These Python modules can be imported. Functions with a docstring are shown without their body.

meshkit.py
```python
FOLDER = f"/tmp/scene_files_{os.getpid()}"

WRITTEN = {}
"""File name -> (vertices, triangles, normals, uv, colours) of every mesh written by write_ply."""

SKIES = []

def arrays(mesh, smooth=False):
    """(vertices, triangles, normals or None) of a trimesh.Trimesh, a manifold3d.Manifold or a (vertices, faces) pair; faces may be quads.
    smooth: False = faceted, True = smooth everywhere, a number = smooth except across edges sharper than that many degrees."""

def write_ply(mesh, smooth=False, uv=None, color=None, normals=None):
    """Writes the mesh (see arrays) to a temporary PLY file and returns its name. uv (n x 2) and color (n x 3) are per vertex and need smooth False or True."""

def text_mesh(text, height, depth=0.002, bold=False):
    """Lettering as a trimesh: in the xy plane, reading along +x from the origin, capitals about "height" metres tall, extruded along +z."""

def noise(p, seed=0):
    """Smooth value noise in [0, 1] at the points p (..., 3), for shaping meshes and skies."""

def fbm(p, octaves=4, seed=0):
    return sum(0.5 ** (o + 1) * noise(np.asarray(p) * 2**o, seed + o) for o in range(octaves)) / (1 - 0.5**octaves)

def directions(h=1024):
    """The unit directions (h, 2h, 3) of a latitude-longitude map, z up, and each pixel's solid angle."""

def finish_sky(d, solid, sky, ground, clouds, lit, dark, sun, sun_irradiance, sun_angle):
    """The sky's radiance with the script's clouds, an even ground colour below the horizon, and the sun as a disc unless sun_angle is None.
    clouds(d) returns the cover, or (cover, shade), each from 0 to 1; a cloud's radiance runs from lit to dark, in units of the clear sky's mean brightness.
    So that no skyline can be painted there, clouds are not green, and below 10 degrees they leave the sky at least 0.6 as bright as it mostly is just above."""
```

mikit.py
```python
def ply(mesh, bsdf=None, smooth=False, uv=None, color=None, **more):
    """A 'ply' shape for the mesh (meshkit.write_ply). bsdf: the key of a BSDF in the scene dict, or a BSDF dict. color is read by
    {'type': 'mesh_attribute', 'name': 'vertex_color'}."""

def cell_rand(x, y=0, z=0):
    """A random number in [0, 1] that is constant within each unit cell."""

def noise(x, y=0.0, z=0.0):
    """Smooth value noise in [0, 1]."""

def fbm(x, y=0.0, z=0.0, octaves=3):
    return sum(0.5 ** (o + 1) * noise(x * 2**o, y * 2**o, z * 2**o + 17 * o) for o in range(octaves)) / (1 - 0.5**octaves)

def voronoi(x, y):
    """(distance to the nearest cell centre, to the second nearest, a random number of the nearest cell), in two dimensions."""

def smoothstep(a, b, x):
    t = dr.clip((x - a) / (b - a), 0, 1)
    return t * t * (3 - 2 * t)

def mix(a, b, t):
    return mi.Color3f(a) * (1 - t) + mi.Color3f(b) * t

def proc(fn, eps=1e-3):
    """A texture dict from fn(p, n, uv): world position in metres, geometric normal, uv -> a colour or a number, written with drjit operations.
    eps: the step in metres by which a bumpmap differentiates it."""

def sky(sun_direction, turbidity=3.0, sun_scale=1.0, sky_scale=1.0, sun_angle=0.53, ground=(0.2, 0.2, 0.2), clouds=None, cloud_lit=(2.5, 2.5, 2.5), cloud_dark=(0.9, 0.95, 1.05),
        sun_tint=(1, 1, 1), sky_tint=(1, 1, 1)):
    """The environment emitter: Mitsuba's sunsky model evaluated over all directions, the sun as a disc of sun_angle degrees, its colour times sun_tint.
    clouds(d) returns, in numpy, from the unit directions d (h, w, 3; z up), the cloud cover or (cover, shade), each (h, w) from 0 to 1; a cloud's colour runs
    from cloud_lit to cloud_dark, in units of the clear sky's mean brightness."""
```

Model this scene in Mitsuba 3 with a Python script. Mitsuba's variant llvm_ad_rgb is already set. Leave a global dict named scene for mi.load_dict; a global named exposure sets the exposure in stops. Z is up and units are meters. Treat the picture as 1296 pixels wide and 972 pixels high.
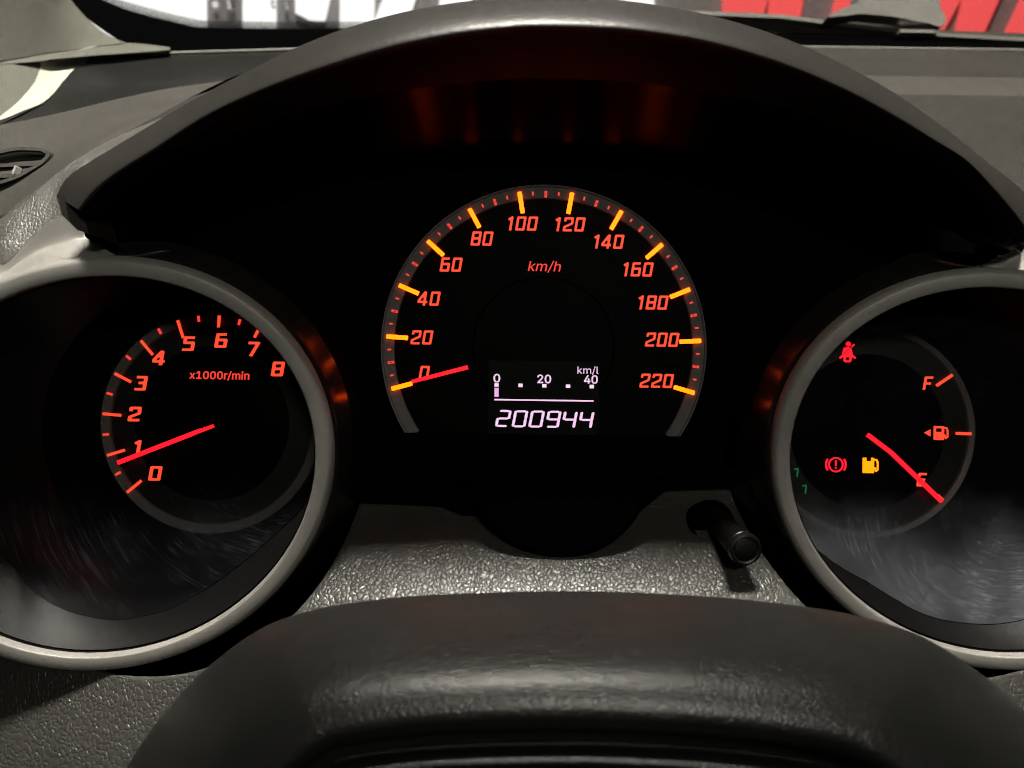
import math, random
import numpy as np, trimesh, drjit as dr, mitsuba as mi, mikit, meshkit
from scipy.interpolate import PchipInterpolator
from shapely.geometry import Polygon, LineString, Point, box as sbox
from shapely.ops import unary_union
from shapely import affinity
T = mi.ScalarTransform4f
random.seed(7); rng = np.random.default_rng(7)
scene, labels = {}, {}

# ------------------------------------------------------------------ camera, exposure, lamps' strength
F, W, H = 974.0, 1296, 972            # focal length in photo pixels
PITCH, ROLL = math.radians(29), math.radians(0.8)
EYE = np.array([0, 0, 1.2])
RIGHT = np.array([1.0, 0, 0]); UP = np.array([0, math.sin(PITCH), math.cos(PITCH)]); FWD = np.array([0, math.cos(PITCH), -math.sin(PITCH)])
cr, sr = math.cos(ROLL), math.sin(ROLL)
cam_up = -sr * RIGHT + cr * UP
scene['camera'] = {'type': 'thinlens', 'fov': math.degrees(2 * math.atan(W / 2 / F)), 'fov_axis': 'x', 'near_clip': 0.02, 'far_clip': 50.0,
    'aperture_radius': 0.0010, 'focus_distance': 0.315,
    'to_world': T().look_at(origin=EYE.tolist(), target=(EYE + FWD).tolist(), up=cam_up.tolist())}
exposure = 0.0
HALL, ADDED_LAMP = 300.0, 55.0

# ------------------------------------------------------------------ helpers
def V(X, Y, D):                        # dashboard frame (right, up, ahead) -> world
    return EYE + np.multiply.outer(X, RIGHT) + np.multiply.outer(Y, UP) + np.multiply.outer(D, FWD)
def flat(px, py, d):                   # a point of the dashboard frame at the distance d, measured off the photo
    a, b = (px - 648) / F * d, (486 - py) / F * d
    return a * cr - b * sr, a * sr + b * cr
def P(px, py, d):
    x, y = flat(px, py, d); return V(x, y, d)
def PY(px, py, Y):                     # a point on the upright plane y = Y
    q = P(px, py, 1.0) - EYE; return EYE + q * (Y / q[1])
def add(key, mesh, bsdf, smooth=False, uv=None, emit=None, weight=0.05):
    k, n = key, 0
    while k in scene: n += 1; k = f'{key}_{n:03d}'
    more = {}
    if emit is not None:
        more['emitter'] = {'type': 'area', 'radiance': {'type': 'rgb', 'value': list(map(float, emit))}, 'sampling_weight': weight}
    scene[k] = mikit.ply(mesh, bsdf, smooth=smooth, uv=uv, **more)
    return k
def tag(key, label, cat=None, group=None, kind=None):
    labels[key] = {'label': label}
    if cat: labels[key]['category'] = cat
    if group: labels[key]['group'] = group
    if kind: labels[key]['kind'] = kind
def struct_free(key, label, cat): tag(key, label, cat)
def resample(p, n, closed=False):
    p = np.asarray(p, float)
    if closed: p = np.vstack([p, p[:1]])
    s = np.r_[0, np.cumsum(np.linalg.norm(np.diff(p, axis=0), axis=1))]
    keep = np.r_[True, np.diff(s) > 1e-9]
    f = PchipInterpolator(s[keep], p[keep]); t = np.linspace(0, s[-1], n + 1 if closed else n)
    return f(t)[:n]
def grid_mesh(g, closed=False):
    g = np.asarray(g, float)
    if closed: g = np.concatenate([g, g[:, :1]], 1)
    n, m = g.shape[:2]
    u = np.concatenate([np.zeros((n, 1)), np.cumsum(np.linalg.norm(np.diff(g, axis=1), axis=2), 1)], 1)
    v = np.concatenate([np.zeros((1, m)), np.cumsum(np.linalg.norm(np.diff(g, axis=0), axis=2), 0)], 0)
    u = u - u[:, m // 2:m // 2 + 1]
    i, j = np.meshgrid(np.arange(n - 1), np.arange(m - 1), indexing='ij')
    a = i * m + j
    f = np.stack([a, a + 1, a + m + 1, a + m], -1).reshape(-1, 4)
    f = np.vstack([f[:, [0, 1, 2]], f[:, [0, 2, 3]]])
    return trimesh.Trimesh(g.reshape(-1, 3), f, process=False), np.stack([u, v], -1).reshape(-1, 2)
def loft(key, rows, bsdf, nu=60, nv=0, closed=False, **k):
    g = np.array([resample(r, nu, closed) for r in rows])
    if nv:
        s = np.r_[0, np.cumsum(np.linalg.norm(np.diff(g, axis=0), axis=2).mean(1))]
        g = PchipInterpolator(s, g, axis=0)(np.linspace(0, s[-1], nv))
    m, uv = grid_mesh(g, closed)
    return add(key, m, bsdf, smooth=True, uv=uv, **k)
def PR(*pts): return [P(*p) for p in pts]
def extrude(poly, depth, frame):       # polygon -> solid, frame(x, y, z) -> world
    ms = []
    for g in getattr(poly, 'geoms', [poly]):
        if g.is_empty or g.area < 1e-13: continue
        g = g.simplify(1e-6)
        ms.append(trimesh.creation.extrude_polygon(g, depth, engine='earcut'))
    m = trimesh.util.concatenate(ms)
    v = m.vertices
    m.vertices = frame(v[:, 0], v[:, 1], v[:, 2])
    return m
def face(d):                           # plane of a dial: x right, y up, z towards the driver
    return lambda x, y, z: EYE + np.multiply.outer(x, RIGHT) + np.multiply.outer(y, UP) + np.multiply.outer(d - z, FWD)
def on(d, shape, px, py, z0, depth):   # a shape drawn in photo pixels (y up) set at px, py on the plane d
    d = d - max(z0, 0); s = d / F; x, y = flat(px, py, d); z0 = min(z0, 0)
    g = affinity.translate(affinity.scale(shape, s, s, origin=(0, 0)), x, y)
    fr = face(d - z0)
    return extrude(g, depth, fr)
def tube(key, pts, radii, bsdf, sides=20, n=60, caps=True, **k):
    p = resample(pts, n); r = np.interp(np.linspace(0, 1, n), np.linspace(0, 1, len(radii)), radii) if np.ndim(radii) else np.full(n, radii)
    t = np.gradient(p, axis=0); t /= np.linalg.norm(t, axis=1, keepdims=True)
    a = np.cross(t, FWD if abs(t[0] @ FWD) < 0.9 else UP); a /= np.linalg.norm(a, axis=1, keepdims=True); b = np.cross(t, a)
    an = np.linspace(0, 2 * math.pi, sides, endpoint=False)
    g = p[:, None] + r[:, None, None] * (np.cos(an)[None, :, None] * a[:, None] + np.sin(an)[None, :, None] * b[:, None])
    if caps: g = np.concatenate([np.repeat(p[:1, None], sides, 1), g, np.repeat(p[-1:, None], sides, 1)])
    m, uv = grid_mesh(g, True)
    return add(key, m, bsdf, smooth=40 if caps else True, **k)
def lathe(key, prof, C, n, bsdf, sides=96, a0=0.0, a1=2 * math.pi, smooth=35, ref=None):   # prof: (radius, height along n)
    n = n / np.linalg.norm(n); x = np.cross(UP if ref is None else ref, n); x /= np.linalg.norm(x); y = np.cross(n, x)
    full = abs(a1 - a0 - 2 * math.pi) < 1e-6
    an = np.linspace(a0, a1, sides, endpoint=not full)
    g = np.array([C + r * (np.cos(an)[:, None] * x + np.sin(an)[:, None] * y) + h * n for r, h in prof])
    m, _ = grid_mesh(g, full)
    return add(key, m, bsdf, smooth=smooth)
def disc_mesh(ring, centre=None):
    ring = np.asarray(ring); c = ring.mean(0) if centre is None else centre
    n = len(ring); f = np.stack([np.arange(n), (np.arange(n) + 1) % n, np.full(n, n)], 1)
    return trimesh.Trimesh(np.vstack([ring, c]), f, process=False)

# ------------------------------------------------------------------ materials
def two(b): return {'type': 'twosided', 'bsdf': b}
def prin(c, rough, spec=0.5, metal=0.0, **k):
    c = (c,) * 3 if np.isscalar(c) else c
    base = c if isinstance(c, dict) else {'type': 'rgb', 'value': list(map(float, c))}
    return {'type': 'principled', 'base_color': base, 'roughness': rough, 'specular': spec, 'metallic': metal, **k}
def bump(fn, scale, b, eps): return two({'type': 'bumpmap', 'arbitrary': mikit.proc(fn, eps), 'scale': scale, 'bsdf': b})
def grain(size, uneven=0.35, tall=1.3):
    def fn(p, n, uv):
        x, y = uv.x / size, uv.y / (size * tall)
        wx = (mikit.noise(x * 0.7, y * 0.7, 3.0) - 0.5) * 0.8; wy = (mikit.noise(x * 0.7, y * 0.7, 9.0) - 0.5) * 0.8
        a, b, c = mikit.voronoi(x + wx, y + wy)
        return mikit.smoothstep(0.0, 0.45, b - a) * (1 - uneven + uneven * c) * 0.7 + 0.3 * (1 - a * a)
    return fn
def fine(size):
    return lambda p, n, uv: mikit.noise(p.x / size, p.y / size, p.z / size) * 0.7 + 0.3 * mikit.noise(p.x / size * 2.3, p.y / size * 2.3, p.z / size * 2.3)
def wear(c, amount, size):
    return mikit.proc(lambda p, n, uv: mi.Color3f(*c) * (1 - amount + 2 * amount * mikit.fbm(p.x / size, p.y / size, p.z / size, 3)))
scene['leather'] = bump(grain(0.0017), 0.00030, prin(wear((.033, .0325, .029), .25, .02), .36, .6), 1e-4)
scene['dash_leather'] = bump(grain(0.0015), 0.00022, prin(wear((.06, .058, .052), .25, .02), .40, .55), 1e-4)
scene['wheel_leather'] = bump(grain(0.0016, .6, 1.0), 0.00010, prin(wear((.0105, .0108, .0099), .25, .015), .40, .85), 1e-4)
scene['dash_plastic'] = bump(fine(0.0022), 0.00040, prin(wear((.022, .021, .0185), .2, .04), .45, .45), 2e-4)
scene['dash_shaded'] = bump(fine(0.0022), 0.0002, prin(wear((.006, .0058, .0052), .2, .04), .42, .28), 2e-4)  # left rear pad: pillar and roof shade put into a darker base colour
scene['dash_smooth'] = bump(fine(0.0014), 0.00014, prin(wear((.036, .0335, .029), .15, .05), .6, .35), 2e-4)
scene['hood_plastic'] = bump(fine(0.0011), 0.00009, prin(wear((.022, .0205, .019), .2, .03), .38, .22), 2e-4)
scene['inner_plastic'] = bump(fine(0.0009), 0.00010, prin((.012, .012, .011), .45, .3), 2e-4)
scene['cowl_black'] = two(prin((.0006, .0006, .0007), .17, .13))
scene['dead_black'] = two({'type': 'diffuse', 'reflectance': {'type': 'rgb', 'value': [.0012, .0012, .0013]}})
scene['dial_black'] = two(prin((.0005, .0005, .00055), .55, .03))
scene['dial_annulus'] = two(prin((.0045, .005, .005), .42, .22))
scene['dial_grey'] = two(prin(wear((.052, .0495, .0455), .1, .01), .5, .3))
scene['tube_black'] = two(prin((.0025, .0022, .0022), .3, .3))
scene['tube_floor'] = two(prin(wear((.007, .007, .007), .15, .02), .5, .2))
scene['silver'] = bump(fine(0.0006), 0.00003, prin(wear((.215, .208, .192), .1, .012), .5, .5, .12), 2e-4)
scene['ring_side'] = two(prin(wear((.035, .033, .03), .2, .02), .5, .4))
scene['vent_grey'] = two(prin((.022, .0215, .019), .45, .4))
scene['knob_black'] = two(prin((.0035, .0035, .0034), .38, .3))
scene['pillar_shaded'] = bump(fine(0.0015), 0.0001, prin(wear((.085, .086, .070), .12, .05), .7, .3), 2e-4)  # same trim as the sill, darkened for the weaker light on it
scene['pillar_lit'] = bump(fine(0.0015), 0.0001, prin(wear((.36, .36, .30), .12, .05), .7, .3), 2e-4)  # same trim made paler for the strong light on the sill
scene['grey_plastic'] = two(prin(wear((.16, .155, .14), .2, .05), .5, .4))
scene['rubber'] = two(prin(wear((.045, .043, .036), .3, .08), .6, .4))
scene['frit_black'] = two(prin((.004, .004, .004), .5, .3))
scene['wall_grey'] = two(prin((.2, .19, .19), .7, .3))
scene['lit'] = two(prin((.02, .01, .01), .5, .3))
scene['screen_black'] = two(prin((.0012, .0012, .0013), .5, .06))
scene['roof_cloth'] = two(prin((.3, .29, .27), .9, .2))
scene['clear_lens'] = {'type': 'thindielectric'}
RED_OR = (1.2, .08, .033); YELLOW = (8.0, .54, .0); RED = (2.2, .012, .03); PINK = (.95, .62, .88); AMBER = (3.0, .50, .0); ICON = (1.6, .012, .035)
TICKRED = (1.1, .055, .035)

# ------------------------------------------------------------------ hall lamp and an added, unseen lamp in the cabin
def lamp(key, c, sx, sy, down, rad, weight, label, cat, group=None):
    down = np.asarray(down, float) / np.linalg.norm(down)
    x = np.cross(down, [0, 1, 0.01]); x /= np.linalg.norm(x); y = np.cross(x, down) * -1
    def slab(a, b, z0, z1):
        m = trimesh.creation.box((a, b, z1 - z0)); v = m.vertices
        m.vertices = np.asarray(c) + v[:, :1] * x + v[:, 1:2] * y + (v[:, 2:] + (z0 + z1) / 2) * down; m.fix_normals(); return m
    add(key + '__housing', slab(sx * 1.06, sy * 1.1, -.06, -.004), 'grey_plastic')
    add(key + '__diffuser', slab(sx, sy, -.003, .004), 'lit', emit=np.array([1.0, .95, .84]) * rad, weight=weight)
    tag(key, label, cat, group)
lamp('ceiling_lamp', EYE + [-0.05, .80, 2.62], .60, .42, (0, -.16, -1), HALL, 30, 'white hall lamp hanging ahead of the windscreen', 'lamp')
lamp('added_lamp', EYE + [0.12, -.30, .42], .12, .07, (0, .5, -.8), ADDED_LAMP, 20, 'small unseen lamp added behind the driver to light rim and bezels', 'lamp')  # added lamp, unseen: gives the rim band, hood lip highlight and bezel fill

# ------------------------------------------------------------------ dashboard: instrument hood
SIL = [(72, 248), (84, 226), (110, 207), (133, 193), (193, 157), (233, 133), (300, 97), (360, 67), (432, 38), (515, 17), (599, 5), (699, 0), (765, 2), (864, 13), (931, 28), (997, 50), (1064, 80), (1131, 117), (1197, 163), (1247, 203), (1296, 243), (1312, 262), (1321, 277)]
INN = [(103, 268), (133, 235), (200, 190), (267, 147), (333, 117), (432, 83), (515, 60), (599, 45), (682, 38), (765, 40), (864, 51), (964, 76), (1064, 115), (1131, 150), (1181, 180), (1222, 205), (1255, 240), (1294, 289), (1303, 303)]
END = [(112, 297, .300), (160, 290, .325), (230, 270, .345), (300, 258, .345), (400, 236, .345), (500, 223, .345), (600, 215, .345), (690, 212, .345), (800, 216, .345), (900, 226, .345), (1000, 240, .345), (1100, 262, .345), (1190, 290, .340), (1250, 308, .320), (1281, 318, .300), (1292, 322, .298)]
def deep(px): return .247 + .016 * ((px - 700) / 610) ** 2
N = 121
S = resample([P(x, y, deep(x) + .020) for x, y in SIL], N)
I = resample([P(x, y, deep(x) + .002) for x, y in INN], N)
E = resample([P(*q) for q in END], N)
S0, I0 = (resample([(x, y, deep(x)) for x, y in q], N) for q in (SIL, INN))
def lipline(f, off): return np.array([P(a[0] * (1 - f) + b_[0] * f, a[1] * (1 - f) + b_[1] * f, (a[2] * (1 - f) + b_[2] * f) + off) for a, b_ in zip(S0, I0)])
S, I = lipline(0, .0112), lipline(1, .0032)
back = S + np.array([0, .16, -.030]); back2 = S + np.array([0, .05, -.001])
rows = np.array([back, back2, S, lipline(.08, .0093), lipline(.22, .0066), lipline(.45, .0031), lipline(.65, .0010), lipline(.78, .0002), lipline(.88, 0), lipline(.95, .0008), I])
s = np.r_[0, np.cumsum(np.linalg.norm(np.diff(rows, axis=0), axis=2).mean(1))]
s2 = np.sort(np.r_[np.linspace(0, s[1], 6)[:-1], np.linspace(s[1], s[2], 12)[:-1], np.linspace(s[2], s[-1], 40)])
hood = PchipInterpolator(s, rows, axis=0)(s2)
m, uv = grid_mesh(hood); add('dashboard__hood', m, 'hood_plastic', smooth=True, uv=uv)
cap = np.vstack([hood[5:, 0], E[:1], (E[:1] + FWD * .03)])
add('dashboard__hood__end_face', extrude(Polygon([(71, -246), (88, -250), (101, -262), (108, -280), (112, -296), (98, -291), (79, -273)]).buffer(-1.5).buffer(1.5), .02, lambda x, y, z: P(x, -y, .2665 + (x - 71) / 40 * .006) + np.multiply.outer(z, FWD)), 'hood_plastic', smooth=30)
add('dashboard__hood__end_cap', disc_mesh(cap), 'hood_plastic')
cx_, cy_ = flat(688, 470, .26)
rad = np.stack([(I - EYE) @ RIGHT - cx_, (I - EYE) @ UP - cy_], -1); rad /= np.linalg.norm(rad, axis=1, keepdims=True)
rad = rad[:, :1] * RIGHT + rad[:, 1:] * UP
px_ = np.linspace(-1, 1, N)[:, None]; side = np.clip((np.abs(px_) - .55) / .4, 0, 1) ** 1.5; up_ = 1 - side
gap = np.clip(((E - I) @ FWD)[:, None], .01, 1)
l1 = I + FWD * .006 + rad * (.0022 * up_) + (E - I) * .12 * side; l2 = I + FWD * .5 * gap * .6 + rad * (.006 * up_) + (E - I) * (.35 * side)
l2 = I * .42 + E * .58 + rad * .0165 * up_; lm = I * .7 + E * .3 + rad * .014 * up_
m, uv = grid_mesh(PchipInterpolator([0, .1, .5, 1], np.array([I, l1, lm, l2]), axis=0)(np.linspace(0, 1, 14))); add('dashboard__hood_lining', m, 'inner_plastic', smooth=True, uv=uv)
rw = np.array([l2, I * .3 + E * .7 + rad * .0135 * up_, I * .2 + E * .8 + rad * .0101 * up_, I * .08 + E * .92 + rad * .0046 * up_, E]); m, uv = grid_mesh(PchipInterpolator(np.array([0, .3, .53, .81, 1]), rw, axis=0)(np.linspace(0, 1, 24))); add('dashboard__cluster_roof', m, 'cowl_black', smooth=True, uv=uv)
bk = on(.345, Polygon([(-530, -190), (540, -190), (545, 185), (480, 222), (300, 258), (100, 276), (0, 280), (-100, 276), (-300, 256), (-470, 215), (-530, 190)]), 688, 486, -.004, .003)
add('dashboard__cluster_plate', bk, 'dead_black')

# lower panel below the dials and the tongue under the speedometer
rows = []
for y, d in [(600, .3445), (617, .3412), (632, .337), (650, .331), (690, .316), (730, .3035), (765, .295), (800, .2895), (850, .283), (920, .275), (1000, .267)]:
    rows.append([P(x, y, d + .025 * min(((x - 700) / 700) ** 2, 1.6)) for x in np.linspace(-700, 2100, 64)])
g = np.array([resample(r, 360) for r in rows]); q = np.r_[0, np.cumsum(np.linalg.norm(np.diff(g, axis=0), axis=2).mean(1))]
m, uv = grid_mesh(PchipInterpolator(q, g, axis=0)(np.linspace(0, q[-1], 150)))
drop = np.zeros(len(m.vertices), bool); mv = m.vertices.copy()
for (ax_, ay_, ad_), (bx_, by_, bd_) in (((155, 592.5, .285), (215, 566, .347)), ((1246.7, 591.5, .291), (1170, 578, .347))):   # openings for the two round dials
    c = mv - EYE; t = np.clip((c @ FWD - ad_) / (bd_ - ad_), -.5, 1); p0, p1 = np.array(flat(ax_, ay_, ad_)), np.array(flat(bx_, by_, bd_))
    q = p0 + t[:, None] * (p1 - p0); dx, dy = c @ RIGHT - q[:, 0], c @ UP - q[:, 1]; r = np.hypot(dx / 1.065, dy); R_ = .0823 + .002 * t
    edge = (r < R_) & (r > R_ - .005); drop |= r <= R_ - .005
    k_ = np.where(edge, R_ / np.maximum(r, 1e-9), 1) - 1
    mv = mv + (k_ * dx)[:, None] * RIGHT + (k_ * dy)[:, None] * UP
m.vertices = mv; m.update_faces(~drop[m.faces].any(1))
add('dashboard__lower_panel', m, 'leather', smooth=True, uv=uv)
ch = []
for k, (sc_, d) in enumerate([(1.0, .345), (1.0, .312), (.985, .3095), (.93, .3085), (.5, .308), (0.0, .308)]):
    ch.append([P(710 + sc_ * 112 * math.cos(a) * (1 if math.sin(a) < 0 else 1.25), 600 - sc_ * (106 if math.sin(a) < 0 else 40) * math.sin(a), d) for a in np.linspace(0, 2 * math.pi, 72, endpoint=False)])
m, uv = grid_mesh(np.array(ch), True); add('dashboard__column_tongue', m, 'dead_black', smooth=40)

# silver trim beside the two round bezels
loft('dashboard__silver_trim', [PR((-120, 300, 0.299), (0, 336, 0.2972), (39, 301, 0.2972), (62, 281, 0.2974), (84, 272, 0.2978), (99, 280, 0.2985), (108, 300, 0.300)),
    PR((-120, 330, 0.2970), (0, 346, 0.2960), (30, 329, 0.2960), (51, 317, 0.2965), (80, 308, 0.2970), (96, 303, 0.2980), (112, 303, 0.2990)),
    PR((-120, 390, 0.2840), (-40, 372, 0.2830), (0, 359, 0.2830), (40, 346, 0.2830), (80, 336, 0.2825), (110, 332, 0.2825), (156, 331, 0.2835)),
    PR((-120, 400, 0.2860), (-40, 382, 0.2850), (0, 369, 0.2850), (40, 356, 0.2850), (80, 346, 0.2845), (110, 342, 0.2845), (156, 341, 0.2860))], 'silver', 60, 40)
loft('dashboard__silver_trim', [PR((1210, 346, 0.2980), (1245, 333, 0.2960), (1281, 317, 0.2940), (1300, 296, 0.2940), (1340, 270, 0.2970), (1420, 292, 0.298), (1540, 330, 0.30)),
    PR((1222, 352, 0.2940), (1250, 349, 0.2940), (1285, 329, 0.2940), (1305, 318, 0.2940), (1345, 300, 0.2950), (1420, 322, 0.296), (1540, 352, 0.298)),
    PR((1215, 356, 0.2900), (1250, 352, 0.2880), (1285, 352, 0.2880), (1305, 354, 0.2880), (1345, 360, 0.2900), (1420, 378, 0.291), (1540, 420, 0.292))], 'silver', 40, 30)

# dash top, left of the hood
loft('dashboard__side_pad', [PR((-90, 430, 0.2950), (0, 372, 0.3000), (45, 330, 0.3030), (96, 296, 0.3060), (112, 252, 0.3060), (150, 215, 0.3150), (210, 172, 0.3350)),
    PR((-90, 345, 0.3110), (0, 288, 0.3090), (42, 258, 0.3140), (78, 230, 0.3190), (104, 212, 0.3190), (142, 186, 0.3330), (206, 153, 0.3550)),
    PR((-90, 320, 0.3140), (0, 273, 0.3190), (40, 244, 0.3170), (76, 217, 0.3210), (101, 199, 0.3260), (140, 177, 0.34), (206, 149, 0.365))], 'dash_leather', 120, 40)
loft('dashboard__top_pad', [PR((-90, 322, .311), (0, 275, .315), (40, 246, .319), (76, 219, .323), (101, 201, .328), (140, 178, .342), (197, 148, .362), (300, 95, .46)),
    PR((-90, 300, .322), (0, 258, .326), (40, 232, .33), (76, 207, .334), (101, 190, .34), (140, 169, .352), (200, 140, .38), (310, 95, .48)),
    PR((-90, 215, .345), (0, 195, .355), (60, 185, .363), (100, 170, .375), (150, 150, .395), (220, 128, .43), (330, 97, .51)),
    PR((-90, 172, .385), (0, 158, .395), (75, 143, .42), (150, 125, .455), (213, 112, .485), (277, 103, .52), (380, 84, .57))], 'dash_smooth', 90, 40)
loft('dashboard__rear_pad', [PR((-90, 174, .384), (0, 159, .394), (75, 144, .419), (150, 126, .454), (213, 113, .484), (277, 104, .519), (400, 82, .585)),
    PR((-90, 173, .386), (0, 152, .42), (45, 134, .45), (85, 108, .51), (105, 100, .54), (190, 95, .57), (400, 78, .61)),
    PR((-90, 172, .388), (0, 157, .40), (52, 131, .45), (86, 104, .53), (113, 73, .645), (240, 69, .66), (420, 64, .675))], 'dash_shaded', 90, 30)
tube('dashboard__rear_bead', PR((60, 75, .63), (113, 71.5, .648), (240, 67, .663), (420, 62, .68)), .0016, 'grey_plastic', 10, 50)
# dash top, right of the hood
xs = np.linspace(820, 2100, 40)
def band(rows): return [[P(x, y + (x - 1100) * .0135, d) for x in np.linspace(np.interp(y, [60, 66, 80, 117, 163, 203, 243, 290, 330], [980, 1000, 1030, 1105, 1178, 1230, 1280, 1332, 1365]), 2100, 40)] for y, d in rows]
loft('dashboard__top_pad', band([(330, .318), (250, .352), (190, .40), (150, .445), (121, .498), (119, .503)]), 'dash_plastic', 80, 50)
loft('dashboard__ledge', band([(119.5, .502), (113, .520), (98, .575), (95.5, .582)]), 'dash_smooth', 60, 20)
loft('dashboard__rear_pad', band([(96, .581), (90, .592), (80, .64), (66, .725), (62, .745)]), 'dash_plastic', 60, 30)
tube('dashboard__rear_bead', [P(x, 61.5 + (x - 1100) * .0135, .75) for x in xs], .0018, 'grey_plastic', 10, 40)
tag('dashboard', 'black grained dashboard with arched hood and silver trim around the round dials', 'dashboard')
tag('dashboard__hood', 'thick arched hood over the dials'); tag('dashboard__silver_trim', 'silver trim above the left dial'); tag('dashboard__silver_trim_001', 'silver trim above the right dial')
tag('dashboard__lower_panel', 'pebble grained panel between steering wheel and dials')

# ------------------------------------------------------------------ air vent, pillar
vo = [(-70, 225), (-40, 203), (0, 193), (31, 188), (54, 189), (67, 197), (60, 207), (45, 217), (25, 228), (0, 236), (-40, 245), (-70, 242)]
vent = lambda q, z0, dp: extrude(q, dp, lambda x, y, z: P(x, -y, .337 + (228 + y) / 40 * .014) - np.multiply.outer(z + z0, FWD))
vp = Polygon(resample([(x, -y) for x, y in vo], 80, True)); vi = vp.buffer(-4.0)
add('air_vent__bezel', vent(vp.difference(vi), -.006, .0085), 'vent_grey', smooth=30)
add('air_vent__bezel__inner_lip', vent(vi.buffer(.3).difference(vp.buffer(-6.2)), -.006, .0065), 'grey_plastic', smooth=30)
add('air_vent__recess', vent(vp.buffer(-3), -.016, .001), 'dead_black')
for a, b, wd in [((-60, 216), (52, 207), 4.5), ((-60, 229), (36, 221), 5)]:
    q = LineString([(a[0], -a[1]), ((a[0] + b[0]) / 2, -(a[1] + b[1]) / 2 + 2), (b[0], -b[1])]).buffer(wd / 2)
    add('air_vent__slat', vent(q.intersection(vp.buffer(-3)), -.005, .005), 'vent_grey', smooth=30)
add('air_vent__damper_tab', vent(LineString([(24, -222), (27, -214)]).buffer(1.3), .0002, .004), 'silver', smooth=30)
tag('air_vent', 'oval black air vent with slats at the left end of the dashboard', 'air vent')
loft('pillar_trim__panel', [PR((-150, -90, .50), (-150, 95, .48), ), PR((-30, -60, .53), (-20, 80, .52)), PR((30, -40, .58), (45, 69, .56)), PR((82, -3, .66), (107, 60.5, .62)), PR((88, -3, .675), (138, 45, .66), (160, 54, .65))], 'pillar_shaded', 30, 40)
loft('pillar_trim__foot', [PR((-150, 97, .482), (-20, 81, .521), (45, 70.5, .561), (107, 61.5, .62), (150, 54.5, .65), (215, 60, .67)), PR((-150, 103, .48), (-20, 83, .522), (50, 77, .55), (108, 71, .60), (150, 68, .62), (215, 63, .645))], 'pillar_shaded', 50, 10)
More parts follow.
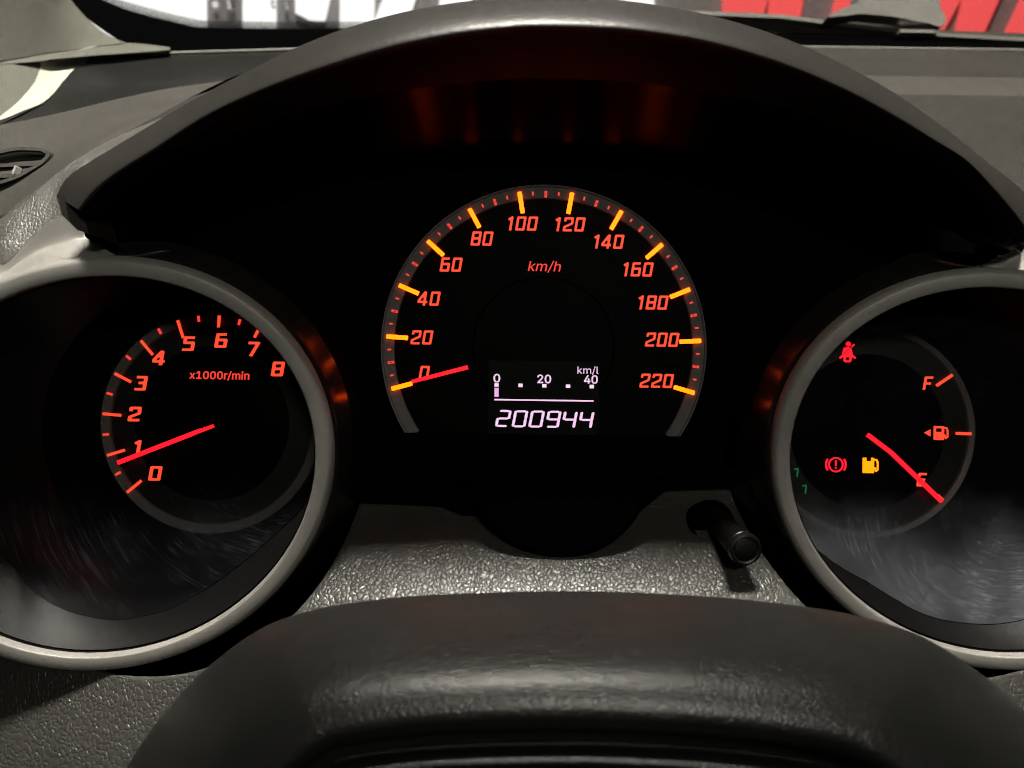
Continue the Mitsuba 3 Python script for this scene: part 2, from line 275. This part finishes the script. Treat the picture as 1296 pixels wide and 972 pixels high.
loft('pillar_trim__side_panel', [PR((-150, 104, .478), (0, 83, .524), (53, 78, .566)), PR((-150, 140, .44), (-10, 118, .48), (38, 112, .51)), PR((-150, 185, .40), (-40, 160, .42), (-2, 148, .44))], 'pillar_shaded', 30, 20)
loft('pillar_trim__lit_sill', [PR((-2, 148, .44), (38, 112, .51), (53, 78, .566)), PR((0, 151, .43), (45, 118, .50), (85, 76, .61)), PR((0, 157.5, .405), (52, 132, .452), (86, 105, .531), (113, 73, .646))], 'pillar_lit', 30, 16)  # strip shaped and coloured as the patch of light on the dash corner
tag('pillar_trim', 'pale grey windscreen pillar trim in the top left corner', 'pillar trim')

# ------------------------------------------------------------------ windscreen with its black printed edge
up_edge = [(140, -4), (160, 2), (187, 9.5), (233, 21), (263, 26), (330, 27), (432, 27), (640, 28), (870, 46), (1100, 49), (1296, 53), (1500, 56)]
low_edge = [(60, -30), (83, 0), (108, 22), (133, 40), (160, 56), (217, 66), (330, 66), (432, 66), (640, 66), (870, 64), (1100, 66), (1296, 68), (1500, 71)]
solid_edge = [(118, -6), (135, 2), (160, 12), (213, 26), (260, 35), (330, 36), (432, 36), (640, 36), (870, 49), (1100, 51.5), (1296, 55), (1500, 58)]
gl = lambda q: [P(x, y, .80 + .0004 * (60 - y)) for x, y in q]
loft('windscreen__printed_edge', [gl(solid_edge), [P(x, y, .78) for x, y in low_edge]], 'dead_black', 120)
A, B = resample(gl(up_edge), 900), resample(gl(solid_edge), 900)
ms = []
for k in range(0, 900, 2):
    q = [A[k], A[k] * .45 + A[min(k + 1, 899)] * .55, B[min(k + 1, 899)] * 1.15 - B[k] * .15, B[k]]
    v = np.array([*q, *[z + FWD * .0004 for z in q]])
    ms.append(trimesh.Trimesh(v, [[0, 1, 2], [0, 2, 3], [4, 6, 5], [4, 7, 6], [0, 4, 5], [0, 5, 1], [1, 5, 6], [1, 6, 2], [2, 6, 7], [2, 7, 3], [3, 7, 4], [3, 4, 0]], process=False))
k = add('windscreen__edge_dots', trimesh.util.concatenate(ms), 'dead_black'); tag(k, 'fine black dotted fringe of the printed edge', kind='stuff')
gv = np.array([EYE + q for q in ([-.95, 1.07, -.16], [.95, 1.07, -.16], [.8, .46, .38], [-.8, .46, .38])])
add('windscreen__glass', trimesh.Trimesh(gv, [[0, 1, 2], [0, 2, 3]], process=False), 'clear_lens')
tag('windscreen', 'windscreen with black printed and dotted lower edge above the dashboard', 'windscreen')
add('roof__lining', trimesh.creation.box(bounds=[[-.75, .256, 1.56], [.75, .268, 1.67]]), 'roof_cloth')
rb = trimesh.creation.box(bounds=[[-.75, -1.3, 1.66], [.75, .268, 1.69]]); add('roof__panel', rb, 'roof_cloth')
tag('roof', 'pale cloth roof lining of the car above the steering wheel', 'car roof')

# ------------------------------------------------------------------ wiper and cowl outside the glass
def slabrow(key, pts, hgt, d, thick, bsdf):
    poly = LineString([(x, -y) for x, y in pts]).buffer(hgt / 2, cap_style=2)
    return add(key, on(d, poly, 0, 0, 0, thick), bsdf, smooth=30)
add('scuttle_panel', on(.92, Polygon([(840, -12), (950, -13), (1050, -20), (1200, -32), (1296, -34), (1500, -40), (1500, -56), (1296, -51), (1140, -47), (1000, -44), (840, -38)]), 0, 0, 0, .02), 'rubber')
tag('scuttle_panel', 'dark rubber panel below the wiper outside the windscreen', 'cowl panel')
slabrow('wiper__blade', [(860, 9.5), (985, 13), (1130, 29.5), (1190, 33), (1500, 47)], 4.5, .90, .012, 'grey_plastic')
slabrow('wiper__rubber', [(930, 27), (1130, 30)], 7, .905, .008, 'rubber')
add('wiper__arm', on(.885, Polygon([(1041, -16), (1060, -7), (1078, 0), (1078, 14), (1176, 14), (1176, -3), (1183, -15), (1184, -22), (1178, -26), (1160, -21), (1120, -14), (1080, -11), (1060, -14)]).buffer(1.5), 0, 0, 0, .02), 'grey_plastic', smooth=30)
add('wiper__clip', on(.88, sbox(1133, -31, 1180, -27.5), 0, 0, 0, .012), 'silver', smooth=30)
tag('wiper', 'grey windscreen wiper with its arm lying along the glass edge', 'wiper')

# ------------------------------------------------------------------ lit wall behind the car with its huge letters
WY = 3.4
def wall_mesh(pts, y0=WY, thick=.03, top=.55):
    a = np.array([PY(x, y, y0) for x, y in pts]); poly = Polygon(a[:, [0, 2]])
    return extrude(poly, thick, lambda x, y, z: np.stack([x, y0 - z, y], -1))
def up(a, b, t=-120):                 # carry the edge a-b on upwards
    return (a[0] + (b[0] - a[0]) * (t - a[1]) / (b[1] - a[1] - 1e-9), t)
wp = wall_mesh([(-700, 160), (2100, 190), (2100, -260), (-700, -260)], WY + .06, .05); add('letter_wall__panel', wp, 'wall_grey')
WHITES = [[(60, 60), (262, 60), (262, 0), (60, 0)], [(310, 60), (350, 60), (350, 0), (310, 0)], [(376, 16), (395, 25), (412, 26), (418, 0), (376, 0)],
    [(432, 60), (473, 60), (474, 0), (432, 0)], [(470, 40), (512, 40), (526, 0), (485, 0)], [(556, 40), (590, 40), (597, 0), (557, 0)], [(613, 40), (830, 40), (826, 0), (615, 0)]]
REDS = [[(914, 60), (952, 60), (969, 0), (914, 0)], [(968, 60), (1003, 60), (1014, 0), (973, 0)], [(1040, 60), (1080, 60), (1100, 0), (1060, -14)], [(1170, 60), (1178, 60), (1211, 0), (1172, 0)],
    [(1203, 60), (1232, 60), (1259, 0), (1217, 0)], [(1262, 60), (1330, 60), (1345, 0), (1290, 0)]]
for L, col in ((WHITES, (1.25, 1.25, 1.18)), (REDS, (.95, .10, .095))):
    for q in L:
        n = len(q); tl, tr = q[-1], q[-2]
        pts = q[:-2] + [up(q[-3], tr), up(q[0] if n == 4 else (376, 16), tl)]
        add('letter_wall__letter', wall_mesh(pts), 'lit', emit=col, weight=1.0)
for txt, x, y, fl in (('1', 290, 9.5, 1), ('2', 303, 9, -1), ('2', 353, 9.5, -1), ('1', 362, 10.5, 1), ('3', 370, 11, -1)):
    tm = meshkit.text_mesh(txt, .026, .004, True); q = PY(x, y, WY); v = tm.vertices.copy()
    tm.vertices = np.stack([q[0] + fl * v[:, 0], WY - .03 - v[:, 2], q[2] + v[:, 1]], -1)
    if fl > 0: tm.invert() if tm.volume < 0 else None
    add('letter_wall__small_mark', tm, 'lit', emit=(.8, .8, .78), weight=.1)
tm = extrude(Point(0, 0).buffer(.012), .004, lambda x, y, z: np.stack([PY(276, 5, WY)[0] + x, WY - .03 - z, PY(276, 5, WY)[2] + y], -1)); add('letter_wall__small_mark', tm, 'lit', emit=(.8, .8, .78), weight=.1)
tag('letter_wall', 'grey wall with huge lit white and red letters beyond the windscreen', 'wall')

# ------------------------------------------------------------------ lettering
GL = {'0': [[(.08, .08), (.08, .92), (.54, .92), (.54, .08), (.08, .08), (.08, .5)]], '1': [[(.14, .76), (.36, .92), (.36, 0)]],
    '2': [[(.08, .70), (.08, .92), (.54, .92), (.54, .55), (.08, .30), (.08, .08), (.60, .08)]],
    '3': [[(.06, .92), (.54, .92), (.54, .08), (.04, .08)], [(.20, .52), (.54, .52)]], '4': [[(.42, 0), (.42, .92), (.36, .92), (.04, .36), (.04, .26), (.60, .26)]],
    '5': [[(.58, .92), (.1, .92), (.1, .56), (.54, .56), (.54, .08), (.02, .08)]], '6': [[(.54, .92), (.08, .92), (.08, .08), (.54, .08), (.54, .54), (.08, .54)]],
    '7': [[(.04, .92), (.56, .92), (.26, 0)]], '8': [[(.08, .5), (.08, .08), (.54, .08), (.54, .92), (.08, .92), (.08, .5)], [(.08, .51), (.54, .51)]],
    'F': [[(.08, 0), (.08, .92), (.62, .92)], [(.08, .48), (.52, .48)]], 'E': [[(.62, .92), (.08, .92), (.08, .08), (.62, .08)], [(.08, .5), (.56, .5)]]}
def glyph(c, st=.155):
    q = unary_union([LineString(l).buffer(st / 2, cap_style=2, join_style=1, quad_segs=4) for l in GL[c]])
    return q.buffer(.05, quad_segs=3).buffer(-.05, quad_segs=3)
def word(t, h, w=1.0, gap=.13, st=.155, slant=.16):
    out, x = [], 0
    for c in t:
        adv = .44 if c == '1' else .62
        out.append(affinity.translate(affinity.scale(glyph(c, st), w, 1, origin=(0, 0)), x - (.10 * w if c == '1' else 0), 0)); x += adv * w + gap
    g = affinity.affine_transform(unary_union(out), [h, slant * h, 0, h, 0, 0])
    b = g.bounds; return affinity.translate(g, -(b[0] + b[2]) / 2, -(b[1] + b[3]) / 2)
def small_text(d, t, px, py, h, width, z0, slant=.0, bold=False):
    m = meshkit.text_mesh(t, h, .05, bold); v = m.vertices; v[:, 0] += slant * v[:, 1]
    lo, hi = v.min(0), v.max(0); v[:, 0] = (v[:, 0] - (lo[0] + hi[0]) / 2) * width / (hi[0] - lo[0]); v[:, 1] -= h / 2
    d = d - z0; s = d / F; x, y = flat(px, py, d)
    m.vertices = face(d)(x + v[:, 0] * s, y + v[:, 1] * s, v[:, 2] * s * 6); return m
def ray_bar(cx, cy, ang, r0, r1, w, rnd=0.0):
    c, s_ = math.cos(math.radians(ang)), math.sin(math.radians(ang))
    q = LineString([(r0 * c, r0 * s_), (r1 * c, r1 * s_)]).buffer(w / 2, cap_style=2)
    return q if not rnd else q.buffer(-rnd).buffer(rnd, quad_segs=3)

# ------------------------------------------------------------------ speedometer
SD, SX, SY = .338, 688, 440
sp = 'speedometer'
s = SD / F; sx, sy = flat(SX, SY, SD - .002); s = (SD - .002) / F
add(sp + '__face', on(SD, Point(0, 0).buffer(196, quad_segs=48).intersection(sbox(-300, -113, 300, 300)), SX, SY, -.003, .003), 'dial_black', smooth=30)
C = V(sx, sy, SD)
def arc_ring(key, prof, a0, a1, bsdf): return lathe(key, [(r * s, h) for r, h in prof], C, -FWD, bsdf, 140, math.radians(a0), math.radians(a1), 30)
arc_ring(sp + '__ring', [(189, .0002), (190, .0012), (203, .0022)], -34.5, 214.5, 'dial_grey')
arc_ring(sp + '__ring__rim', [(203, .0022), (203.4, .0030), (205.5, .0032), (207, .0010), (207, -.003)], -34.5, 214.5, 'ring_side')
for v_ in range(0, 221, 5):
    ang = 90 + (110 - v_) * .9636
    if v_ % 20 == 0: k = add(sp + '__tick', on(SD, ray_bar(0, 0, ang, 172, 199.5, 5.6, 1.2), SX, SY, .0030, .00025), 'lit', emit=YELLOW)
    elif v_ % 10 == 0: add(sp + '__small_tick', on(SD, ray_bar(0, 0, ang, 190, 198, 3.2).difference(ray_bar(0, 0, ang, 192, 196, 1.0)), SX, SY, .0022, .0004), 'lit', emit=TICKRED)
    else: add(sp + '__small_tick', on(SD, ray_bar(0, 0, ang, 193, 197.5, 2.0), SX, SY, .0022, .0004), 'lit', emit=TICKRED)
for t, x, y in [('0', 537, 472), ('20', 534, 427), ('40', 543, 378), ('60', 571, 335), ('80', 610, 302), ('100', 662, 283), ('120', 722, 284), ('140', 771, 306), ('160', 808, 341), ('180', 827, 383), ('200', 838, 430), ('220', 831, 482)]:
    k = add(sp + '__numeral', on(SD, word(t, 17.9, 1.08, .15), x, y, .0004, .0003), 'lit', emit=RED_OR); tag(k, f'lit red numeral {t}')
k = add(sp + '__unit_text', small_text(SD, 'km/h', 689, 337, 12.5, 42, .0004, .2), 'lit', emit=TICKRED); tag(k, 'small red lettering km/h')
k = add(sp + '__needle', on(SD, Polygon([(-178, -2.6), (-60, -2.2), (-60, 2.2), (-178, 2.0)]), 0, 0, 0, .001) if 0 else on(SD, affinity.rotate(Polygon([(-172, -2.2), (-99, -2.5), (-99, 2.5), (-172, 2.2)]), 15.3, origin=(0, 0)), SX, SY, .0034, .0008), 'lit', emit=RED); tag(k, 'red needle resting near 0')
lathe(sp + '__hub', [(91 * s, 0), (90 * s, .0016), (88 * s, .0022), (0, .0022)], C, -FWD, 'dial_black', 90)
ld = SD - .0024
add(sp + '__display', on(ld, sbox(-68, -46, 68, 44).buffer(2), 688, 503, 0, .0003), 'screen_black')
SEG = {'a': [(.16, 1), (.84, 1)], 'g': [(.16, .5), (.84, .5)], 'd': [(.16, 0), (.84, 0)], 'f': [(0, .56), (0, .94)], 'b': [(1, .56), (1, .94)], 'e': [(0, .06), (0, .44)], 'c': [(1, .06), (1, .44)]}
DIG = {'2': 'abged', '0': 'abcdef', '9': 'abcdfg', '4': 'fgbc'}
for i, c in enumerate('200944'):
    w_, h_ = 14.2, 19.0
    parts = []
    for g in DIG[c]:
        a, b = [np.array([p_[0] * w_, p_[1] * h_]) for p_ in SEG[g]]
        vert = g in 'bcef'
        parts.append(LineString([a, b]).buffer(1.75 if vert else 1.3, cap_style=1, quad_segs=2))
    q = affinity.affine_transform(unary_union(parts), [1, .18, 0, 1, -w_ / 2 - 1.7, -h_ / 2])
    k = add(sp + '__display__digit', on(ld, q, 637.0 + i * 21.05 - (i > 3) * .5, 529.6 + i * .38, .0004, .0002), 'lit', emit=PINK); tag(k, f'odometer digit {c}')
for x, y in [(628.5, 487.2), (658.7, 487.7), (688.8, 488.2), (718.9, 488.8), (749, 489.2)]:
    add(sp + '__display__mark', on(ld, sbox(-2.7, -2.2, 2.7, 2.2), x, y, .0004, .0002), 'lit', emit=(1, .74, .95))
add(sp + '__display__bar', on(ld, sbox(-2.7, -5.7, 2.7, 5.7), 628.5, 496.6, .0004, .0002), 'lit', emit=(.85, .45, .8))
add(sp + '__display__scale_line', on(ld, sbox(-62.8, -.95, 62.8, .95), 688.4, 506.6, .0004, .0002), 'lit', emit=(1, .62, .85))
for t, x, y, h_, w_ in [('0', 628.8, 478.6, 10.2, 8.6), ('20', 688.8, 479.6, 10.2, 17.5), ('40', 747.8, 480.2, 10.2, 17.5), ('km/l', 744.2, 468.6, 9.0, 26.8)]:
    k = add(sp + '__display__lettering', small_text(ld, t, x, y, h_, w_, .0004, 0, t != 'km/l'), 'lit', emit=(.9, .62, .85)); tag(k, f'pale pink lettering {t}')
add(sp + '__lower_shade_mask', on(SD, Polygon([(-186, 0), (178, 0), (187, -36), (262, -40), (262, -47), (150, -54), (105, -92), (-95, -98), (-130, -80), (-262, -74), (-262, -40), (-195, -40)]).buffer(4), 693, 553.5, 0, .0075), 'dead_black')  # dial's lower cover, widened in black for the hood shadow on the panel
tag(sp, 'round central dial with yellow ticks, red numerals to 220 and a pink display', 'speedometer')

# ------------------------------------------------------------------ the two deep round side dials
def side_dial(name, sgn, yaw, pit, R0, ring_c, ring_d, lens_c, lens_d, lens_r, back_c, back_r, DD, dial_c, dial_r):
    K = 120; an = np.linspace(0, 2 * math.pi, K, endpoint=False)
    def axes(yw, pt):
        yw, pt = math.radians(yw), math.radians(pt)
        n = math.sin(yw) * math.cos(pt) * sgn * RIGHT + math.sin(pt) * UP - math.cos(yw) * math.cos(pt) * FWD
        x = np.cross(UP, n); x /= np.linalg.norm(x); return n, x, np.cross(n, x)
    C0 = P(*ring_c, ring_d); n, ex, ey = axes(yaw, pit)
    B = C0 + R0 * (np.cos(an)[:, None] * ex + np.sin(an)[:, None] * ey) - EYE
    n = axes(9, -10)[0]; B = B * (((C0 - EYE) @ n) / (B @ n))[:, None] + EYE          # the bezel's oval opening
    R_in = np.linalg.norm(B - C0, axis=1, keepdims=True); out = (B - C0) / R_in
    def circ(r, h): return C0 + out * (R_in + r - R0) + h * n
    def pl(c, r, d): return np.array([P(c[0] + r * math.cos(a), c[1] - r * math.sin(a), d) for a in an])
    prof = [(R0 - .0002, -.0035), (R0, -.0006), (R0 + .0007, 0), (R0 + .0044, .0001), (R0 + .0058, -.0007), (R0 + .0068, -.0026), (R0 + .0071, -.0055)]
    m, uv = grid_mesh(np.array([circ(*q) for q in prof]), True); add(name + '__bezel', m, 'silver', smooth=True, uv=uv)
    dg = np.degrees(an) if sgn > 0 else (180 - np.degrees(an)) % 360         # the silver trim butts against the upper outer part of the bezel
    fl = np.clip(np.abs((dg - 142 + 180) % 360 - 180) / 14 - 3.6, 0, 1)[:, None]
    sk = np.array([circ(R0 + .0071 + q * fl, h) for q, h in ((0, -.0055), (.0011, -.0063), (.0019, -.0080), (.0035, -.0125), (.0052, -.0175), (.0062, -.0205))])
    m, uv = grid_mesh(sk, True); add(name + '__bezel__skirt', m, 'skirt_gloss', smooth=True, uv=uv)
    w1 = circ(R0 + .0070 + .0062 * fl, -.0203)
    wb = pl((228, 560) if sgn > 0 else (1158, 572), 243, .347)
    m, uv = grid_mesh(np.array([w1, w1 * .62 + wb * .38 - FWD * .003, w1 * .3 + wb * .7 - FWD * .002, wb]), True); add(name + '__side_wall', m, 'wall_gloss', smooth=True)
    lc = resample([P(x, y, lens_d) for x, y in lens_c], K, True); lc = np.roll(lc, -np.argmin(np.linalg.norm(lc - circ(R0, 0)[0], axis=1)), 0)
    if np.dot(np.cross(lc[5] - lc.mean(0), lc[15] - lc.mean(0)), -FWD) * np.dot(np.cross(circ(1, 0)[5] - C0, circ(1, 0)[15] - C0), -FWD) < 0: lc = np.roll(lc[::-1], 1, 0)
    bc = pl(back_c, back_r, DD + .002); bc = np.roll(bc, -np.argmin(np.linalg.norm(bc - circ(R0, 0)[0], axis=1)), 0)
    if np.dot(np.cross(bc[5] - bc.mean(0), bc[15] - bc.mean(0)), -FWD) * np.dot(np.cross(circ(1, 0)[5] - C0, circ(1, 0)[15] - C0), -FWD) < 0: bc = np.roll(bc[::-1], 1, 0)
    r1, r2 = circ(R0 - .0002, -.0035), circ(R0 - .0007, -.0048)
    add_gap, uvg = grid_mesh(np.array([r1, circ(R0 - .0001, -.0060), r2]), True); add(name + '__gasket', add_gap, 'tube_black', smooth=True)
    m, uv = grid_mesh(np.array([r2, r2 * .6 + lc * .4, lc]), True); add(name + '__tube_lip', m, 'tube_floor', smooth=True)
    m, uv = grid_mesh(np.array([lc, lc * .5 + bc * .5, bc]), True); add(name + '__tube', m, 'tube_black', smooth=True)
    add(name + '__backing', disc_mesh(bc + FWD * .001), 'dial_black')
    # clear cover with wiping scratches
    cen = lc.mean(0)
    g = np.array([cen + (lc - cen) * t for t in np.linspace(.995, .002, 24)])
    m, _ = grid_mesh(g, True); uvl = np.stack([(m.vertices - EYE) @ RIGHT, (m.vertices - EYE) @ UP], -1)
    add(name + '__cover', m, 'scratched_left' if sgn > 0 else 'scratched_right', smooth=True, uv=uvl)
    # dial plate
    sd = (DD - .0025) / F; dc = V(*flat(*dial_c, DD - .0025), DD)
    lathe(name + '__face', [(130 * sd, .0012), (98 * sd, .0012)], dc, -FWD, 'dial_annulus', 96)
    lathe(name + '__face__recess', [(98 * sd, .0012), (97 * sd, -.0005), (0, -.0005)], dc, -FWD, 'dial_black', 96)
    lathe(name + '__ring', [(127 * sd, .0012), (128 * sd, .0022), (dial_r * sd - .0006, .0030), (dial_r * sd - .0002, .0027), (dial_r * sd, -.002)], dc, -FWD, 'dial_grey', 140)
    return dc, sd
scene['skirt_gloss'] = two(prin((.010, .0094, .0085), .24, .32))
scene['wall_gloss'] = two(prin((.003, .0028, .0026), .22, .5))
def scratch(cx, cy, base, amp):
    def fn(p, n, uv):
        x, y = uv.x - cx, uv.y - cy
        r, th = dr.sqrt(x * x + y * y), dr.atan2(y, x)
        c = mikit.fbm(uv.x * 50, uv.y * 50, 2.0, 3); e = mikit.noise(uv.x * 130, uv.y * 130, 4.0)
        w = r + .0008 * mikit.noise(th * 9, r * 200, 8.0)
        a = mikit.noise(w * 4200, th * 9.0, 1.0); b = mikit.noise(w * 2700, th * 6.0 + 7, 5.0)
        st = mikit.smoothstep(.55, 1.0, a) * mikit.smoothstep(.3, .7, c) + .8 * mikit.smoothstep(.62, 1.0, b) * mikit.smoothstep(.35, .75, e)
        lit_zone = mikit.smoothstep(-.038, -.068, uv.y + .006 * (e - .5))      # lit part drawn into the opacity: scratches and haze fade out above
        return (base * (.4 + 1.2 * c) + amp * st) * (lit_zone * .97 + .03)
    return mikit.proc(fn)
film = two(prin((.50, .52, .60), .5, .4))
rx, ry = flat(1340, 640, .285); lx, ly = flat(330, 560, .285)
scene['scratched_right'] = {'type': 'mask', 'opacity': scratch(rx, ry, .17, .26), 'bsdf': film}
scene['scratched_left'] = {'type': 'mask', 'opacity': scratch(lx, ly, .014, .07), 'bsdf': film}

ta = 'tachometer'; TD = .334; TX, TY = 267, 536
dc, sd = side_dial(ta, 1, 28, -5, .0711, (155, 594.5), .285, [(20, 721), (50, 755), (100, 778), (143, 785), (200, 776), (253, 751), (297, 721), (345, 680), (392, 630), (414, 560), (402, 470), (360, 390), (300, 338), (200, 305), (100, 312), (0, 360), (-60, 440), (-80, 540), (-60, 620), (-20, 680)], .307, 188, (240, 545), 186, TD, (TX, TY), 140)
for i in range(15):
    ang = 220.3 - 22.35 * i / 2
    if i % 2 == 0: add(ta + '__tick', on(TD, ray_bar(0, 0, ang, 113.5 if i < 12 else 122, 137, 3.6), TX, TY, .0031, .0003), 'lit', emit=RED_OR)
    else: add(ta + '__small_tick', on(TD, ray_bar(0, 0, ang, 129.5, 137, 3.0), TX, TY, .0031, .0003), 'lit', emit=TICKRED)
for t, x, y in [('0', 197, 599), ('1', 175, 566), ('2', 171, 524), ('3', 179, 485), ('4', 201, 453), ('5', 239, 435), ('6', 280, 431), ('7', 322, 442), ('8', 352, 467)]:
    k = add(ta + '__numeral', on(TD, word(t, 18.2, 1.32, st=.175), x, y, .0014, .0003), 'lit', emit=RED_OR); tag(k, f'lit red numeral {t}')
k = add(ta + '__unit_text', small_text(TD, 'x1000r/min', 278, 475, 9.5, 76, .0014, .05, True), 'lit', emit=TICKRED); tag(k, 'small red lettering x1000r/min')
k = add(ta + '__needle', on(TD, LineString([(-116, -51), (5, -2)]).buffer(2.7, cap_style=2), TX, TY, .006, .001), 'lit', emit=RED); tag(k, 'red needle just below 1')
lathe(ta + '__hub', [(24 * sd, -.0005), (23 * sd, .006), (20 * sd, .007), (0, .007)], dc, -FWD, 'dial_black', 48)
tag(ta, 'left round dial with red numerals 0 to 8 in a silver bezel', 'rev counter')

fu = 'fuel_gauge'; FD = .3463; FX, FY = 1099, 546
dc, sd = side_dial(fu, -1, 20, 6, .0693, (1246.7, 591.5), .291, [(1094, 735), (1131, 758), (1164, 776), (1197, 786), (1247, 791), (1296, 785), (1350, 755), (1420, 690), (1455, 590), (1435, 475), (1370, 380), (1280, 325), (1180, 318), (1090, 352), (1022, 430), (990, 520), (982, 600), (1000, 660), (1042, 703)], .312, 206, (1128, 556), 186, FD, (FX, FY), 135.5)
for ang, r0, r1 in [(34.8, 103, 128), (-0.5, 110, 130), (-42, 118, 128)]:
    add(fu + '__tick', on(FD, ray_bar(0, 0, ang, r0, r1, 3.8, .8), FX, FY, .0031, .0003), 'lit', emit=RED_OR)
for t, x, y in [('F', 1174, 485), ('E', 1166, 607)]:
    k = add(fu + '__letter', on(FD, word(t, 17, 1.0, st=.17), x, y, .0014, .0003), 'lit', emit=RED_OR); tag(k, f'lit red letter {t}')
k = add(fu + '__needle', on(FD, LineString([(-2, -4), (28, -26), (93, -87)]).buffer(2.6, cap_style=2), FX, FY, .006, .001), 'lit', emit=RED); tag(k, 'red needle pointing at E')
lathe(fu + '__hub', [(22 * sd, -.0005), (21 * sd, .005), (18 * sd, .0058), (0, .0058)], dc, -FWD, 'dial_black', 48)
def pump(hollow):
    b = Polygon([(-9, -9), (4, -9), (4, 9), (-9, 9)]).buffer(.6)
    win = sbox(-6.6, 1.5, 1.4, 6.5) if hollow else sbox(-5, 5.5, 1, 11)
    hose = LineString([(3.5, 7.5), (8, 7), (9.5, 3), (9.5, -5), (7, -7), (5.5, -3)]).buffer(1.1)
    return unary_union([b.difference(win), hose])
k = add(fu + '__warning_lamp', on(FD, pump(False), 1101, 589, .0014, .0003), 'lit', emit=AMBER); tag(k, 'lit amber fuel pump symbol')
k = add(fu + '__pump_symbol', on(FD, unary_union([affinity.scale(pump(True), .92, .92), Polygon([(-21, 0), (-13, 4.5), (-13, -4.5)])]), 1190, 548, .0014, .0003), 'lit', emit=RED_OR); tag(k, 'red fuel pump symbol with an arrow to its left')
ring = Point(0, 0).buffer(9.6).difference(Point(0, 0).buffer(7.7))
brk = unary_union([ring, sbox(-1.1, -1.5, 1.1, 5.2), sbox(-1.1, -5, 1.1, -3)] + [Point(0, 0).buffer(13.6).difference(Point(0, 0).buffer(11.3)).intersection(Polygon([(0, 0), (s_ * 20, 14), (s_ * 20, -14)])) for s_ in (1, -1)])
k = add(fu + '__warning_lamp', on(FD, brk, 1057.5, 588, .0014, .0003), 'lit', emit=ICON); tag(k, 'lit red brake symbol with exclamation mark')
body = Polygon([(-4.5, 4), (3.5, 4.5), (6.5, -7), (-7, -7)]).buffer(.8)
belt = unary_union([Point(0.6, 9.3).buffer(3.2), body.difference(LineString([(-8, -6), (8, 8)]).buffer(.6)), LineString([(-9.5, -8.5), (-6.5, -6)]).buffer(1.2), LineString([(9.5, -8.5), (6.5, -6)]).buffer(1.2), LineString([(5.5, 6), (8, 8.5)]).buffer(.9),
    LineString([(-4, -8), (-3.5, -12.5), (-1.5, -13)]).buffer(1.5), LineString([(4, -8), (3.2, -12.5), (1.5, -13)]).buffer(1.5)])
k = add(fu + '__warning_lamp', on(FD, affinity.scale(belt, .98, .98, origin=(0, 0)), 1072.5, 444.5, .0014, .0003), 'lit', emit=ICON); tag(k, 'lit red seat belt symbol')
for x, y in [(1007.5, 598), (1018, 619)]:
    k = add(fu + '__green_reflection', on(FD, LineString([(-2.5, 4), (2, 5), (1, -5)]).buffer(.8), x, y, .0014, .0003), 'lit', emit=(.0, .12, .03))  # glowing strokes drawn for a green reflection near the bezel edge
tag(fu, 'right round dial with fuel needle at E and warning symbols in a silver bezel', 'fuel gauge')

# ------------------------------------------------------------------ trip knob
A0, A1 = P(897, 650, .338), P(943, 695, .297)
ax = (A0 - A1) / np.linalg.norm(A0 - A1) * -1
tube('trip_knob__rod', [A0, A0 * .55 + A1 * .45, A1 - ax * .001], [.0056, .0054, .0056, .0060], 'knob_black', 28, 24)
lathe('trip_knob__cap', [(.0058, -.004), (.0064, -.003), (.0064, -.0022), (.0061, -.0018), (.0064, -.0013), (.0065, 0), (.0062, .0010), (.0054, .0013), (.0047, .0007), (.0040, .0010), (.002, .0013), (0, .0013)], A1, ax, 'knob_black', 48, smooth=25)
lathe('trip_knob__socket', [(.0100, -.012), (.0096, .0025), (.0088, .0032), (.0082, .002), (.0080, .0012), (0, .0012)], P(899, 662, .327), ax * .5 + UP * .45 - FWD * .75, 'dead_black', 48)
tag('trip_knob', 'black push knob standing out of the panel right of the centre', 'reset knob')

# ------------------------------------------------------------------ steering wheel
SW = [(40, 1420), (62, 1220), (95, 1110), (130, 1030), (160, 972), (200, 912), (268, 840), (353, 785), (432, 765), (560, 752), (725, 748), (864, 753), (1047, 772), (1154, 800), (1231, 845), (1277, 881), (1330, 940), (1385, 1040), (1418, 1160), (1440, 1420)]
swp = resample(np.array(SW, float), 220)
tg = np.gradient(swp, axis=0); tg /= np.linalg.norm(tg, axis=1, keepdims=True)
inw = np.stack([-tg[:, 1], tg[:, 0]], -1)               # towards the wheel's middle in the photo plane
# cross section: (pixels inward at the rim's distance, distance from the eye)
SEC = [(30, .238), (8, .231), (0, .222), (2, .2185), (10, .2125), (30, .2030), (55, .1938), (82, .1857), (100, .1815), (113, .1793), (128, .1774), (144, .1761), (158, .1754), (166, .1757), (172, .1772), (176, .181), (178, .187), (178, .195), (150, .21), (90, .228), (30, .238)]
g = []
sec = resample(np.array([(a / 5200, b) for a, b in SEC]), 64); sec[:, 0] *= 5200
for a, d in sec:
    g.append([P(*(p_ + q_ * a), d) for p_, q_ in zip(swp, inw)])
m, uv = grid_mesh(np.array(g)); add('steering_wheel__rim', m, 'wheel_leather', smooth=True, uv=uv)
SEC2 = [(164, .207), (188, .2015), (194, .191), (197, .1845), (203, .1797), (211, .1772), (219, .1766), (225, .178), (229, .183), (229, .20)]
sec = resample(np.array([(a / 5200, b) for a, b in SEC2]), 40); sec[:, 0] *= 5200
m, uv = grid_mesh(np.array([[P(*(p_ + q_ * a), d) for p_, q_ in zip(swp, inw)] for a, d in sec])); add('steering_wheel__inner_band', m, 'wheel_leather', smooth=True, uv=uv)
tag('steering_wheel', 'black leather steering wheel rim across the bottom', 'steering wheel')
